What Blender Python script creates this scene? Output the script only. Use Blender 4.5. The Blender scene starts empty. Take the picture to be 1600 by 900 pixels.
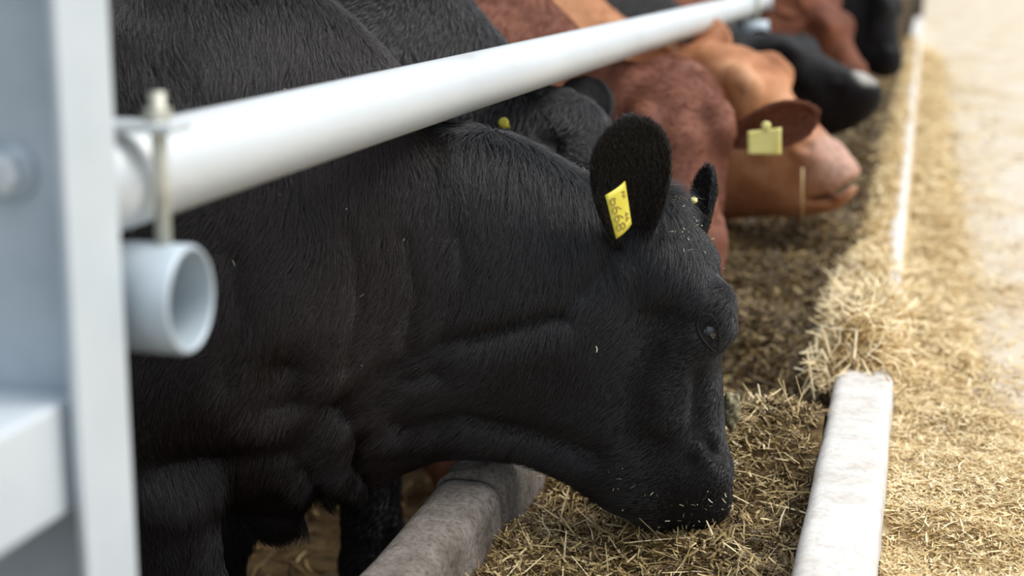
import bpy, bmesh, math, random
import numpy as np
import openvdb
from mathutils import Vector, Matrix
from mathutils.bvhtree import BVHTree

random.seed(7)
RNG = np.random.default_rng(11)
C = bpy.context.scene.collection
SC = bpy.context.scene

# ------------------------------------------------------------------ camera
FPX = 2470.0
PSI, THE = math.radians(14.44), math.radians(11.87)
CAM = np.array([0.0, 0.0, 1.35])
FW = np.array([-math.sin(PSI)*math.cos(THE), math.cos(PSI)*math.cos(THE), -math.sin(THE)])
RT = np.array([math.cos(PSI), math.sin(PSI), 0.0])
UP = np.cross(RT, FW)
cd = bpy.data.cameras.new('camera'); cam = bpy.data.objects.new('camera', cd); C.objects.link(cam)
cd.sensor_width = 36.0; cd.lens = FPX/1600*36.0; cd.clip_start = 0.05; cd.clip_end = 300
M = Matrix(((RT[0], UP[0], -FW[0], CAM[0]), (RT[1], UP[1], -FW[1], CAM[1]), (RT[2], UP[2], -FW[2], CAM[2]), (0, 0, 0, 1)))
cam.matrix_world = M
cd.dof.use_dof = True; cd.dof.focus_distance = 2.42; cd.dof.aperture_fstop = 2.4
SC.camera = cam

# ------------------------------------------------------------------ sky, sun, exposure
w = bpy.data.worlds.new('sky'); SC.world = w; w.use_nodes = True
nt = w.node_tree; nt.nodes.clear()
wo = nt.nodes.new('ShaderNodeOutputWorld'); bg = nt.nodes.new('ShaderNodeBackground')
tc = nt.nodes.new('ShaderNodeTexCoord'); sp = nt.nodes.new('ShaderNodeSeparateXYZ'); rp = nt.nodes.new('ShaderNodeValToRGB')
nt.links.new(tc.outputs['Generated'], sp.inputs[0]); nt.links.new(sp.outputs['Z'], rp.inputs[0])
rp.color_ramp.elements[0].position = 0.0; rp.color_ramp.elements[0].color = (0.34, 0.36, 0.38, 1)
rp.color_ramp.elements[1].position = 0.6; rp.color_ramp.elements[1].color = (0.98, 1.08, 1.22, 1)
nt.links.new(rp.outputs[0], bg.inputs[0]); nt.links.new(bg.outputs[0], wo.inputs[0])
bg.inputs[1].default_value = 1.0
sd = bpy.data.lights.new('sun', 'SUN'); so = bpy.data.objects.new('sun', sd); C.objects.link(so)
sd.energy = 2.7; sd.angle = math.radians(35); sd.color = (1.0, 0.95, 0.87)
so.rotation_euler = Vector((0.56, 0.16, 0.80)).to_track_quat('Z', 'Y').to_euler(); so.location = (4, -1, 6)
vs = SC.view_settings
vs.view_transform = 'Standard'; vs.look = 'None'; vs.exposure = 0.22; vs.gamma = 1.0; vs.use_curve_mapping = False


# ------------------------------------------------------------------ helpers
def ray(px, py): return FW + RT*(px-800)/FPX - UP*(py-450)/FPX
def onz(px, py, z): d = ray(px, py); return CAM + d*(z-CAM[2])/d[2]
def ony(px, py, y): d = ray(px, py); return CAM + d*y/d[1]
def onx(px, py, x): d = ray(px, py); return CAM + d*x/d[0]


def tag(o, label=None, cat=None, group=None, kind=None):
    for k, v in (('label', label), ('category', cat), ('group', group), ('kind', kind)):
        if v: o[k] = v
    return o


def empty(name, loc, rz=0):
    o = bpy.data.objects.new(name, None); C.objects.link(o); o.location = loc; o.rotation_euler = (0, 0, rz)
    o.empty_display_size = 0.1
    return o


def link(name, me, mats, parent=None, smooth=True):
    o = bpy.data.objects.new(name, me); C.objects.link(o)
    for m in (mats if isinstance(mats, (list, tuple)) else [mats]):
        me.materials.append(m)
    if parent is not None: o.parent = parent
    if smooth and isinstance(me, bpy.types.Mesh):
        me.polygons.foreach_set('use_smooth', np.ones(len(me.polygons), bool))
    return o


def np_mesh(name, v, f):
    """v (N,3); f (M,k) all the same size"""
    v = np.asarray(v, np.float32); f = np.asarray(f, np.int32)
    me = bpy.data.meshes.new(name); k = f.shape[1]
    me.vertices.add(len(v)); me.vertices.foreach_set('co', v.ravel())
    me.loops.add(f.size); me.loops.foreach_set('vertex_index', f.ravel())
    me.polygons.add(len(f)); me.polygons.foreach_set('loop_start', np.arange(0, f.size, k, dtype=np.int32))
    me.update(calc_edges=True); me.validate()
    return me


def bm_mesh(name, bm):
    me = bpy.data.meshes.new(name); bmesh.ops.recalc_face_normals(bm, faces=bm.faces); bm.to_mesh(me); bm.free(); return me


def add_box(bm, lo, hi, bev=0.0):
    vs_ = [bm.verts.new((x, y, z)) for x in (lo[0], hi[0]) for y in (lo[1], hi[1]) for z in (lo[2], hi[2])]
    fs = [bm.faces.new([vs_[i] for i in q]) for q in ((0, 1, 3, 2), (4, 6, 7, 5), (0, 4, 5, 1), (2, 3, 7, 6), (0, 2, 6, 4), (1, 5, 7, 3))]
    if bev:
        es = list({e for f in fs for e in f.edges})
        bmesh.ops.bevel(bm, geom=es, offset=bev, segments=2, affect='EDGES', profile=0.5)


def add_tube(bm, pts, r, n=24, caps=True, inner=None):
    """tube of radius r (or list) along pts; inner: wall radius of an open pipe"""
    pts = [Vector(p) for p in pts]; rr = r if isinstance(r, (list, tuple)) else [r]*len(pts)
    rings = []
    for i, p in enumerate(pts):
        t = (pts[min(i+1, len(pts)-1)] - pts[max(i-1, 0)]).normalized()
        a = t.orthogonal().normalized() if i == 0 else (pa - t*pa.dot(t)).normalized()
        pa = a; b = t.cross(a)
        rings.append([bm.verts.new(p + (a*math.cos(2*math.pi*k/n) + b*math.sin(2*math.pi*k/n))*rr[i]) for k in range(n)])
    for A, B in zip(rings, rings[1:]):
        for k in range(n): bm.faces.new((A[k], A[(k+1) % n], B[(k+1) % n], B[k]))
    if caps:
        bm.faces.new(rings[0][::-1]); bm.faces.new(rings[-1])
    return rings


def shader(name, rough=0.5, spec=0.5, metal=0.0):
    m = bpy.data.materials.new(name); m.use_nodes = True
    b = m.node_tree.nodes['Principled BSDF']
    b.inputs['Roughness'].default_value = rough; b.inputs['Metallic'].default_value = metal
    b.inputs['Specular IOR Level'].default_value = spec
    return m, m.node_tree, b


def ramp(nt_, stops):
    r = nt_.nodes.new('ShaderNodeValToRGB'); e = r.color_ramp.elements
    while len(e) < len(stops): e.new(0.5)
    for i, (p, c) in enumerate(stops):
        e[i].position = p; e[i].color = (*c, 1)
    return r


def noise(nt_, scale, detail=4, rough=0.55, vec=None, stretch=None):
    n = nt_.nodes.new('ShaderNodeTexNoise'); n.inputs['Scale'].default_value = scale
    n.inputs['Detail'].default_value = detail; n.inputs['Roughness'].default_value = rough
    t = nt_.nodes.new('ShaderNodeTexCoord'); src = t.outputs[vec or 'Object']
    if stretch:
        mp = nt_.nodes.new('ShaderNodeMapping'); mp.inputs['Scale'].default_value = stretch
        nt_.links.new(src, mp.inputs[0]); src = mp.outputs[0]
    nt_.links.new(src, n.inputs['Vector'])
    return n


def mottled(name, stops, scale=6, rough=0.6, bump=0.0, bscale=40, spec=0.4, metal=0.0, stretch=None, detail=5):
    m, t, b = shader(name, rough, spec, metal)
    n = noise(t, scale, detail, 0.6, stretch=stretch); r = ramp(t, stops)
    t.links.new(n.outputs['Fac'], r.inputs[0]); t.links.new(r.outputs[0], b.inputs['Base Color'])
    if bump:
        n2 = noise(t, bscale, 6, 0.65); bp = t.nodes.new('ShaderNodeBump'); bp.inputs['Strength'].default_value = bump
        bp.inputs['Distance'].default_value = 0.01
        t.links.new(n2.outputs['Fac'], bp.inputs['Height']); t.links.new(bp.outputs[0], b.inputs['Normal'])
    return m


def plain(name, col, rough=0.5, spec=0.5, metal=0.0):
    m, t, b = shader(name, rough, spec, metal); b.inputs['Base Color'].default_value = (*col, 1); return m


def hash_noise(p, scale, seed=0):
    """cheap smooth pseudo-noise in -1..1 from sums of sines; p (N,3)"""
    r = np.random.default_rng(seed); out = np.zeros(len(p))
    for k in range(6):
        d = r.normal(size=3); d /= np.linalg.norm(d)
        out += np.sin(p @ d*scale*(0.6+0.25*k) + r.uniform(0, 6.28))/6
    return out*1.6


# ------------------------------------------------------------------ materials
M_galv = mottled('galvanised_steel', [(0.25, (0.44, 0.43, 0.40)), (0.42, (0.60, 0.635, 0.65)), (0.75, (0.69, 0.725, 0.745))], 7, 0.5, 0.05, 90, 0.5, 0.25, stretch=(1, 0.25, 1))
M_galv_blue = mottled('weathered_zinc', [(0.3, (0.36, 0.43, 0.48)), (0.7, (0.52, 0.59, 0.64))], 7, 0.5, 0.05, 60, 0.5, 0.2)
M_post = mottled('pale_zinc', [(0.3, (0.54, 0.60, 0.64)), (0.7, (0.64, 0.69, 0.73))], 6, 0.5, 0.05, 60, 0.5, 0.2)
M_bolt = mottled('stained_bolt_steel', [(0.3, (0.45, 0.43, 0.34)), (0.7, (0.66, 0.66, 0.58))], 30, 0.5, 0.1, 100, 0.5, 0.4)
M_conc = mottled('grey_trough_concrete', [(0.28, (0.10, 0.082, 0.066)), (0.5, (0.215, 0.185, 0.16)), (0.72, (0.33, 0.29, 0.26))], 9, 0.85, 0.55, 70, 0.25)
def grain(m, scale, lo):
    t = m.node_tree; b = t.nodes['Principled BSDF']; src = b.inputs['Base Color'].links[0].from_socket
    n = noise(t, scale, 6, 0.75); r = ramp(t, [(0.36, (lo, lo, lo)), (0.55, (1, 1, 1))]); mx = t.nodes.new('ShaderNodeMix'); mx.data_type = 'RGBA'; mx.blend_type = 'MULTIPLY'; mx.inputs[0].default_value = 1
    t.links.new(n.outputs['Fac'], r.inputs[0]); t.links.new(src, mx.inputs[6]); t.links.new(r.outputs[0], mx.inputs[7]); t.links.new(mx.outputs[2], b.inputs['Base Color'])


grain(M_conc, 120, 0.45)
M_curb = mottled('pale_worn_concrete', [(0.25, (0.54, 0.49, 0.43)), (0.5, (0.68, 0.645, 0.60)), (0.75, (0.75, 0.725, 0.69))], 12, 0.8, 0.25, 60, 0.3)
grain(M_curb, 60, 0.82)
M_alley = mottled('pale_dusty_concrete', [(0.3, (0.46, 0.345, 0.20)), (0.5, (0.58, 0.49, 0.365)), (0.7, (0.62, 0.57, 0.49))], 2.2, 0.85, 0.2, 40, 0.3, stretch=(1.6, 0.7, 1))
M_bed = mottled('trodden_bedding', [(0.3, (0.03, 0.018, 0.009)), (0.6, (0.11, 0.07, 0.032)), (0.8, (0.20, 0.135, 0.07))], 14, 0.9, 0.6, 50, 0.2)
M_block_roof = plain('sky_block_roof', (0.30, 0.31, 0.32), 0.7)
M_block_wall = plain('sky_block_wall', (0.12, 0.11, 0.10), 0.8)
M_eye = plain('wet_dark_eye', (0.006, 0.005, 0.006), 0.06, 0.8)
M_tag = mottled('yellow_tag_plastic', [(0.3, (0.60, 0.50, 0.04)), (0.7, (0.74, 0.64, 0.08))], 40, 0.45)
M_tagpale = mottled('pale_yellow_tag_plastic', [(0.3, (0.85, 0.74, 0.22)), (0.7, (0.92, 0.84, 0.36))], 40, 0.4)
M_ink = plain('tag_ink', (0.26, 0.19, 0.03), 0.6)
M_lid = plain('bare_black_skin', (0.004, 0.004, 0.004), 0.45, 0.4)
M_muzzle = mottled('damp_grey_nose_skin', [(0.3, (0.30, 0.30, 0.30)), (0.7, (0.55, 0.54, 0.52))], 40, 0.3)


def straw_mat(name, stops, spec=0.35, rough=0.55):
    m, t, b = shader(name, rough, spec)
    a = t.nodes.new('ShaderNodeAttribute'); a.attribute_name = 'tone'
    r = ramp(t, stops); t.links.new(a.outputs['Fac'], r.inputs[0]); t.links.new(r.outputs[0], b.inputs['Base Color'])
    return m


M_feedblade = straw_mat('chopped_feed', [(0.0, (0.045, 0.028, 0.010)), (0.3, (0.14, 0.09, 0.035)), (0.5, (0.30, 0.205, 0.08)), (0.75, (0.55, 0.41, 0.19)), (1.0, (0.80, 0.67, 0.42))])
M_straw = straw_mat('dry_straw', [(0.0, (0.30, 0.185, 0.065)), (0.3, (0.57, 0.40, 0.17)), (0.65, (0.78, 0.61, 0.33)), (1.0, (0.89, 0.77, 0.53))])
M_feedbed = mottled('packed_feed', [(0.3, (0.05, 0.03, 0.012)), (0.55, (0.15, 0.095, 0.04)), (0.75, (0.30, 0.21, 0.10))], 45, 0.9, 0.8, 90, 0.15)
M_strawbed = mottled('packed_straw', [(0.3, (0.42, 0.29, 0.13)), (0.55, (0.64, 0.485, 0.26)), (0.75, (0.78, 0.66, 0.43))], 45, 0.9, 0.6, 90, 0.2)
M_chaff = straw_mat('chaff', [(0.0, (0.22, 0.17, 0.09)), (0.6, (0.45, 0.37, 0.22)), (1.0, (0.80, 0.74, 0.60))])


def hide_mat(name, dark, mid, light, nose=None):
    m, t, b = shader(name, 0.65, 0.2)
    n = noise(t, 7, 5, 0.6); r = ramp(t, [(0.3, dark), (0.52, mid), (0.75, light)])
    t.links.new(n.outputs['Fac'], r.inputs[0]); t.links.new(r.outputs[0], b.inputs['Base Color'])
    if nose:
        loc, r0, r1, col = nose
        tcn = t.nodes.new('ShaderNodeTexCoord'); vm = t.nodes.new('ShaderNodeVectorMath'); vm.operation = 'DISTANCE'; vm.inputs[1].default_value = loc
        mr = t.nodes.new('ShaderNodeMapRange'); mr.inputs[1].default_value = r0; mr.inputs[2].default_value = r1; mr.inputs[3].default_value = 1; mr.inputs[4].default_value = 0
        mx = t.nodes.new('ShaderNodeMix'); mx.data_type = 'RGBA'; n3 = noise(t, 60, 3); r3 = ramp(t, [(0.35, tuple(c*0.6 for c in col)), (0.6, col)])
        t.links.new(n3.outputs['Fac'], r3.inputs[0])
        t.links.new(tcn.outputs['Object'], vm.inputs[0]); t.links.new(vm.outputs['Value'], mr.inputs[0]); t.links.new(mr.outputs[0], mx.inputs[0])
        t.links.new(r.outputs[0], mx.inputs[6]); t.links.new(r3.outputs[0], mx.inputs[7]); t.links.new(mx.outputs[2], b.inputs['Base Color'])
    n2 = noise(t, 120, 4, 0.7, stretch=(1, 1, 0.35)); bp = t.nodes.new('ShaderNodeBump'); bp.inputs['Strength'].default_value = 0.35
    bp.inputs['Distance'].default_value = 0.006
    t.links.new(n2.outputs['Fac'], bp.inputs['Height']); t.links.new(bp.outputs[0], b.inputs['Normal'])
    return m


def coat_mat(name, c0, c1, rough=0.4, spec=0.5, tinge=(0.03, 0.014, 0.008)):
    m, t, b = shader(name, rough, spec)
    h = t.nodes.new('ShaderNodeHairInfo'); r = ramp(t, [(0.0, c0), (1.0, c1)])
    t.links.new(h.outputs['Random'], r.inputs[0])
    a = t.nodes.new('ShaderNodeAttribute'); a.attribute_name = 'tinge'; mx = t.nodes.new('ShaderNodeMix'); mx.data_type = 'RGBA'
    t.links.new(a.outputs['Fac'], mx.inputs[0]); t.links.new(r.outputs[0], mx.inputs[6]); mx.inputs[7].default_value = (*tinge, 1)
    t.links.new(mx.outputs[2], b.inputs['Base Color'])
    return m


HIDE_COL = {'orange': ((0.26, 0.095, 0.038), (0.48, 0.22, 0.105), (0.64, 0.36, 0.21)), 'black': ((0.003, 0.003, 0.003), (0.006, 0.005, 0.006), (0.011, 0.009, 0.008))}
HIDE = {
    'black': (hide_mat('black_hide', (0.003, 0.003, 0.003), (0.006, 0.005, 0.006), (0.011, 0.009, 0.008)), coat_mat('black_hair', (0.003, 0.0032, 0.0045), (0.022, 0.020, 0.022), 0.42, 0.75)),
    'red': (hide_mat('red_hide', (0.10, 0.032, 0.018), (0.20, 0.075, 0.046), (0.32, 0.14, 0.095)), coat_mat('red_hair', (0.12, 0.038, 0.020), (0.36, 0.155, 0.095), 0.7, 0.2)),
    'orange': (hide_mat('orange_hide', (0.24, 0.085, 0.035), (0.42, 0.18, 0.085), (0.56, 0.29, 0.17)), coat_mat('orange_hair', (0.30, 0.11, 0.044), (0.68, 0.36, 0.19), 0.7, 0.2)),
    'chestnut': (hide_mat('chestnut_hide', (0.08, 0.023, 0.011), (0.17, 0.055, 0.026), (0.27, 0.10, 0.046)), coat_mat('chestnut_hair', (0.08, 0.024, 0.011), (0.28, 0.10, 0.042), 0.7, 0.2)),
}

# ------------------------------------------------------------------ setting: alley floor, bedding floor, roof and wall added to block sky
def slab(name, lo, hi, mat):
    bm = bmesh.new(); add_box(bm, lo, hi); o = link(name, bm_mesh(name, bm), mat, smooth=False); o['kind'] = 'structure'; return o


FLOOR_Z = 0.455
slab('floor', (-0.03, -3, -0.3), (9, 60, FLOOR_Z), M_alley)
slab('floor_bedding', (-7, -3, -0.3), (-0.03, 60, 0.0), M_bed)
slab('ceiling_sky_block', (-7, -3, 3.4), (-1.75, 60, 3.5), M_block_roof)  # unseen roof, added to keep sky light off the cattle
slab('wall_left_sky_block', (-7.15, -3, -0.3), (-7, 60, 3.5), M_block_wall)  # unseen wall, added to stop low sky light from the left

# ------------------------------------------------------------------ concrete trough
trough = tag(empty('feed_trough', (-0.40, 3.0, 0)), 'long concrete feed trough running past the row of cattle, full of chopped feed', 'trough')
T0 = np.array([-0.40, 3.0, 0.0])


def extrude_profile(name, prof, y0, y1, mat, step=0.02, amp=0.004, seed=1, chip=None):
    ys = np.arange(y0, y1+1e-6, step); P = np.array(prof)
    seg = []
    for a, b in zip(P, np.roll(P, -1, 0)):
        n = max(1, int(np.linalg.norm(b-a)/0.02)); seg += [a + (b-a)*i/n for i in range(n)]
    seg = np.array(seg); n = len(seg)
    v = np.zeros((len(ys), n, 3)); v[:, :, 0] = seg[None, :, 0]; v[:, :, 2] = seg[None, :, 1]; v[:, :, 1] = ys[:, None]
    v = v.reshape(-1, 3)
    d = hash_noise(v, 9, seed)*amp + hash_noise(v, 40, seed+1)*amp*0.35
    c = P.mean(0); o = v[:, [0, 2]] - c; o /= np.linalg.norm(o, axis=1, keepdims=True)
    v[:, 0] += o[:, 0]*d; v[:, 2] += o[:, 1]*d
    if chip: chip(v)
    i = np.arange(len(ys)-1)[:, None]*n; j = np.arange(n)[None, :]; k = (j+1) % n
    f = np.stack([i+j, i+k, i+n+k, i+n+j], -1).reshape(-1, 4)
    v -= T0
    me = np_mesh(name, v, f)
    bm = bmesh.new(); bm.from_mesh(me); bmesh.ops.holes_fill(bm, edges=[e for e in bm.edges if e.is_boundary]); bmesh.ops.recalc_face_normals(bm, faces=bm.faces)
    bm.to_mesh(me); bm.free()
    return link(name, me, mat, trough)


def arc_lip(xl, xr, zt, zb, xlb, xrb, r=0.03):
    pr = [(xlb, zb)]
    for k in range(6):
        a = math.pi - math.pi/2*k/5; pr.append((xl+r+r*math.cos(a), zt-r+r*math.sin(a)))
    for k in range(6):
        a = math.pi/2 - math.pi/2*k/5; pr.append((xr-r+r*math.cos(a), zt-r+r*math.sin(a)))
    return pr + [(xrb, zb)]


def chip_end(v):
    near = np.clip((2.46 - v[:, 1])/0.16, 0, 1); top = v[:, 2] > 0.5
    v[top, 2] += near[top]*0.012*hash_noise(v[top], 60, 5)


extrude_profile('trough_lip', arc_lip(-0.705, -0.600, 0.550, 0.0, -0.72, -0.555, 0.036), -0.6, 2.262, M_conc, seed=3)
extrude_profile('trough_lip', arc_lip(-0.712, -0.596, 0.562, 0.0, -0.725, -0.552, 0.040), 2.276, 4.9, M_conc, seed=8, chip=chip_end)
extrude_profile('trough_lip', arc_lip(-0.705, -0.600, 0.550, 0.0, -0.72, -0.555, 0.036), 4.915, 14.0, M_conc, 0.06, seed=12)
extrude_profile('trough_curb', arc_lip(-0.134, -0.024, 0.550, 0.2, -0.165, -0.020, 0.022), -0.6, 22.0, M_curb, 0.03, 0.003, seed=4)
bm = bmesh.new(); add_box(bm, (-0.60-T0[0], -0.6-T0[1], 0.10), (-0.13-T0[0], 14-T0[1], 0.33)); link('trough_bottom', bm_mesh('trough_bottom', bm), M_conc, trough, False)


# ------------------------------------------------------------------ straw
def blades(n, pos, length, width, tone, tilt=0.25, lift=0.0, curl=0.25, heading=None):
    """n bent flat ribbons at pos (n,3): returns verts (n*6,3), quads, tone per vertex"""
    th = RNG.uniform(0, 2*np.pi, n) if heading is None else heading
    tl = RNG.normal(0, tilt, n)
    d = np.stack([np.cos(th)*np.cos(tl), np.sin(th)*np.cos(tl), np.sin(tl)], 1)
    s = np.stack([-np.sin(th), np.cos(th), RNG.normal(0, 0.5, n)], 1); s -= d*(s*d).sum(1, keepdims=True); s /= np.linalg.norm(s, axis=1, keepdims=True)
    u = np.cross(d, s); L = length[:, None]; W = width[:, None]
    cu = RNG.normal(0, curl, n)[:, None]; cs = RNG.normal(0, curl, n)[:, None]
    c0 = pos - d*L/2; c1 = pos + (u*cu*L*0.22 + s*cs*L*0.18); c2 = pos + d*L/2
    tw = RNG.uniform(0.4, 1.0, n)[:, None]
    v = np.stack([c0-s*W/2*tw, c0+s*W/2*tw, c1-s*W/2, c1+s*W/2, c2-s*W/2*tw*0.8, c2+s*W/2*tw*0.8], 1)
    v[:, :, 2] += lift
    b = (np.arange(n)*6)[:, None]
    f = np.concatenate([b+np.array([[0, 1, 3, 2]]), b+np.array([[2, 3, 5, 4]])], 1).reshape(-1, 4)
    return v.reshape(-1, 3), f, np.repeat(tone, 6)


def grid_surface(xs, ys, hfun):
    X, Y = np.meshgrid(xs, ys); Z = hfun(X.ravel(), Y.ravel())
    v = np.stack([X.ravel(), Y.ravel(), Z], 1); nx = len(xs)
    i = np.arange(len(ys)-1)[:, None]*nx; j = np.arange(nx-1)[None, :]
    f = np.stack([i+j, i+j+1, i+nx+j+1, i+nx+j], -1).reshape(-1, 4)
    return v, f


def stuff_mesh(name, parts, mats, label, cat, origin=(0, 0, 0)):
    """parts: list of (verts, quads, tone, material index)"""
    V, F, T, MI, off = [], [], [], [], 0
    for v, f, t, mi in parts:
        V.append(v); F.append(f+off); T.append(t); MI.append(np.full(len(f), mi, np.int32)); off += len(v)
    V = np.concatenate(V) - np.array(origin); me = np_mesh(name, V, np.concatenate(F))
    at = me.attributes.new('tone', 'FLOAT', 'POINT'); at.data.foreach_set('value', np.concatenate(T).astype(np.float32))
    o = link(name, me, mats, smooth=False); me.polygons.foreach_set('material_index', np.concatenate(MI)); o.location = origin
    return tag(o, label, cat, kind='stuff')


def feed_h(x, y):
    p = np.stack([x, y, np.zeros_like(x)], 1)
    z = 0.446 + 0.010*np.clip(y-1.9, 0, 1)
    z -= 0.026*np.exp(-((y-2.15)/0.22)**2 - ((x+0.34)/0.16)**2)
    z += 0.115*np.exp(-((y-2.66)/0.17)**2 - ((x+0.20)/0.17)**2) + 0.05*np.exp(-((y-2.62)/0.2)**2 - ((x+0.36)/0.15)**2)
    z -= 0.02*np.exp(-((y-3.15)/0.25)**2)
    z += 0.19*np.clip((y-3.5)/2.2, 0, 1)**1.2
    z += 0.022*hash_noise(p, 14, 21)*np.clip((y-1.5), 0.4, 1.9) + 0.007*hash_noise(p, 45, 22) + 0.004*hash_noise(p, 110, 23)
    z += 0.02*np.exp(-((x+0.60)/0.06)**2)*np.exp(-((y-2.4)/.4)**2)
    return z


parts = []
v, f = grid_surface(np.arange(-0.60, -0.13, 0.012), np.arange(1.4, 4.4, 0.012), feed_h); parts.append((v, f, np.zeros(len(v)), 0))
v, f = grid_surface(np.arange(-0.60, -0.12, 0.03), np.arange(4.38, 14, 0.04), feed_h); parts.append((v, f, np.zeros(len(v)), 0))
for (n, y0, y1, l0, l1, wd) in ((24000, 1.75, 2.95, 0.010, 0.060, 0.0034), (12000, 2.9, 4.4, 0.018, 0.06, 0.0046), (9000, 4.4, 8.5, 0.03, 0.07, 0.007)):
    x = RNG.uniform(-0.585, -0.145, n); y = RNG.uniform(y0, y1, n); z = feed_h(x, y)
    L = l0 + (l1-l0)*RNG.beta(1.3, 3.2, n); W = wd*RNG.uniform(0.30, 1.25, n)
    tone = np.clip(RNG.beta(1.5, 1.9, n) - 0.20*np.clip((y-2.75)/0.3, 0, 1) + 0.12*hash_noise(np.stack([x, y, z], 1), 11, 31), 0, 1)  # farther feed toned darker: damper, and its shade put into the colour
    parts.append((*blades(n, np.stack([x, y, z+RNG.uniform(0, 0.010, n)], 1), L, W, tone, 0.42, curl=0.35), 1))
n = 900; x = RNG.uniform(-0.57, -0.16, n); y = RNG.uniform(1.8, 3.2, n)
parts.append((*blades(n, np.stack([x, y, feed_h(x, y)+0.010], 1), RNG.uniform(0.05, 0.11, n), RNG.uniform(0.0018, 0.0034, n), RNG.uniform(0.55, 1.0, n), 0.45, curl=0.3), 1))
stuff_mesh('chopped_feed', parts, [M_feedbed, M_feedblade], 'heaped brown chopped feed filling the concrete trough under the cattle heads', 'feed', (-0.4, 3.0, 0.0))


def alley_h(x, y):
    p = np.stack([x, y, np.zeros_like(x)], 1)
    cover = np.clip(1.0 - (x-0.06-0.28*np.clip(3.2-y, 0, 1.2))/0.10 + 0.5*hash_noise(p, 14, 46), 0, 1)
    z = FLOOR_Z - 0.004 + cover*(0.030 + 0.016*hash_noise(p, 12, 41) + 0.008*hash_noise(p, 40, 42)) + 0.004*hash_noise(p, 20, 43)
    return z


parts = []
v, f = grid_surface(np.arange(-0.022, 0.60, 0.014), np.arange(1.6, 5.0, 0.014), alley_h); parts.append((v, f, np.zeros(len(v)), 0))
v, f = grid_surface(np.arange(-0.022, 0.60, 0.03), np.arange(4.98, 16.0, 0.05), alley_h); parts.append((v, f, np.zeros(len(v)), 0))
for (n, y0, y1, l0, l1, wd) in ((30000, 1.75, 3.3, 0.010, 0.050, 0.0030), (15000, 3.3, 6.0, 0.02, 0.06, 0.005), (9000, 6.0, 15, 0.04, 0.09, 0.010)):
    x = -0.015 + 0.55*RNG.beta(1.0, 2.0, n); y = RNG.uniform(y0, y1, n); z = alley_h(x, y)
    pat = hash_noise(np.stack([x*1.0, y*1.6, 0*x], 1), 9, 44); keep = RNG.random(len(x)) < np.clip(1.0-(x-0.10-0.3*np.clip(3.3-y, 0, 1.2))/0.12, 0.10, 1) + 0.35*np.clip(pat, 0, 1); x, y, z = x[keep], y[keep], z[keep]; n = len(x)
    L = l0 + (l1-l0)*RNG.beta(1.2, 3.0, n); W = wd*RNG.uniform(0.35, 1.25, n)
    tone = np.clip(RNG.beta(2.6, 2.0, n) + 0.10*hash_noise(np.stack([x, y, z], 1), 12, 45), 0, 1)
    parts.append((*blades(n, np.stack([x, y, np.maximum(z, FLOOR_Z)+RNG.uniform(0.001, 0.008, n)], 1), L, W, tone, 0.25), 1))
stuff_mesh('straw_litter', parts, [M_strawbed, M_straw], 'golden loose straw scattered over the pale alley beside the curb', 'straw', (0.2, 3.0, FLOOR_Z))

# straw lying along the top of the curb
def curb_h(x, y):
    p = np.stack([x, y, np.zeros_like(x)], 1)
    on = np.clip((y-3.05)/0.12, 0, 1)
    hgt = 0.045 + 0.035*hash_noise(np.stack([0*y, y, 0*y], 1), 5, 51) + 0.05*np.exp(-((y-3.55)/0.22)**2)
    u = (x+0.085+0.022*np.clip((y-3.7)/0.3, 0, 1))/(0.085-0.026*np.clip((y-3.7)/0.3, 0, 1))
    return 0.520 + on*np.clip(hgt, 0.012, 1)*np.clip(1-np.abs(u)**2.4, 0, 1) + on*0.012*hash_noise(p, 45, 52)


parts = []
v, f = grid_surface(np.arange(-0.165, -0.008, 0.01), np.arange(3.06, 16, 0.02), curb_h); parts.append((v, f, np.zeros(len(v)), 0))
for (n, y0, y1, l0, l1, wd) in ((6500, 3.03, 4.3, 0.018, 0.085, 0.0046), (6000, 4.2, 7.5, 0.02, 0.08, 0.007), (4000, 7.5, 16, 0.04, 0.09, 0.010)):
    x = np.clip(RNG.normal(-0.092, 0.043, n), -0.175, 0.01); y = y0 + (y1-y0)*RNG.random(n); z = curb_h(np.clip(x, -0.16, -0.01), y)
    pt = hash_noise(np.stack([x, y, 0*x], 1), 6, 55)
    keep = (x < -0.055) | (y < 3.75) | ((pt > 0.55) & (x < -0.03)); x, y, z = x[keep], y[keep], z[keep]; n = len(x)
    L = l0 + (l1-l0)*RNG.beta(1.3, 2.4, n); W = wd*RNG.uniform(0.35, 1.3, n); tone = np.clip(RNG.beta(1.7, 1.7, n), 0, 1)
    parts.append((*blades(n, np.stack([x, y, z+RNG.uniform(0, 0.012, n)], 1), L, W, tone, 0.4, curl=0.4), 1))
n = 900; x = np.clip(RNG.normal(-0.10, 0.05, n), -0.18, 0.0); y = RNG.uniform(3.04, 4.2, n)
parts.append((*blades(n, np.stack([x, y, curb_h(np.clip(x, -0.16, -0.01), y)+RNG.uniform(0.005, 0.03, n)], 1), RNG.uniform(0.05, 0.11, n), RNG.uniform(0.003, 0.006, n), RNG.uniform(0.5, 1.0, n), 0.5, curl=0.4), 1))
stuff_mesh('curb_straw', parts, [M_strawbed, M_straw], 'pale straw heaped along the top of the white curb', 'straw', (-0.09, 3.2, 0.55))

parts = []
n = 7000; x = RNG.uniform(-3.2, -0.74, n); y = RNG.uniform(2.3, 6, n)
parts.append((*blades(n, np.stack([x, y, RNG.uniform(0.002, 0.012, n)], 1), RNG.uniform(0.03, 0.12, n), RNG.uniform(0.003, 0.007, n), RNG.beta(1.5, 3, n), 0.1), 0))
stuff_mesh('bedding_straw', parts, [M_feedblade], 'dark trodden straw on the ground under the cattle behind the trough lip', 'straw', (-2, 4, 0))

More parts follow.
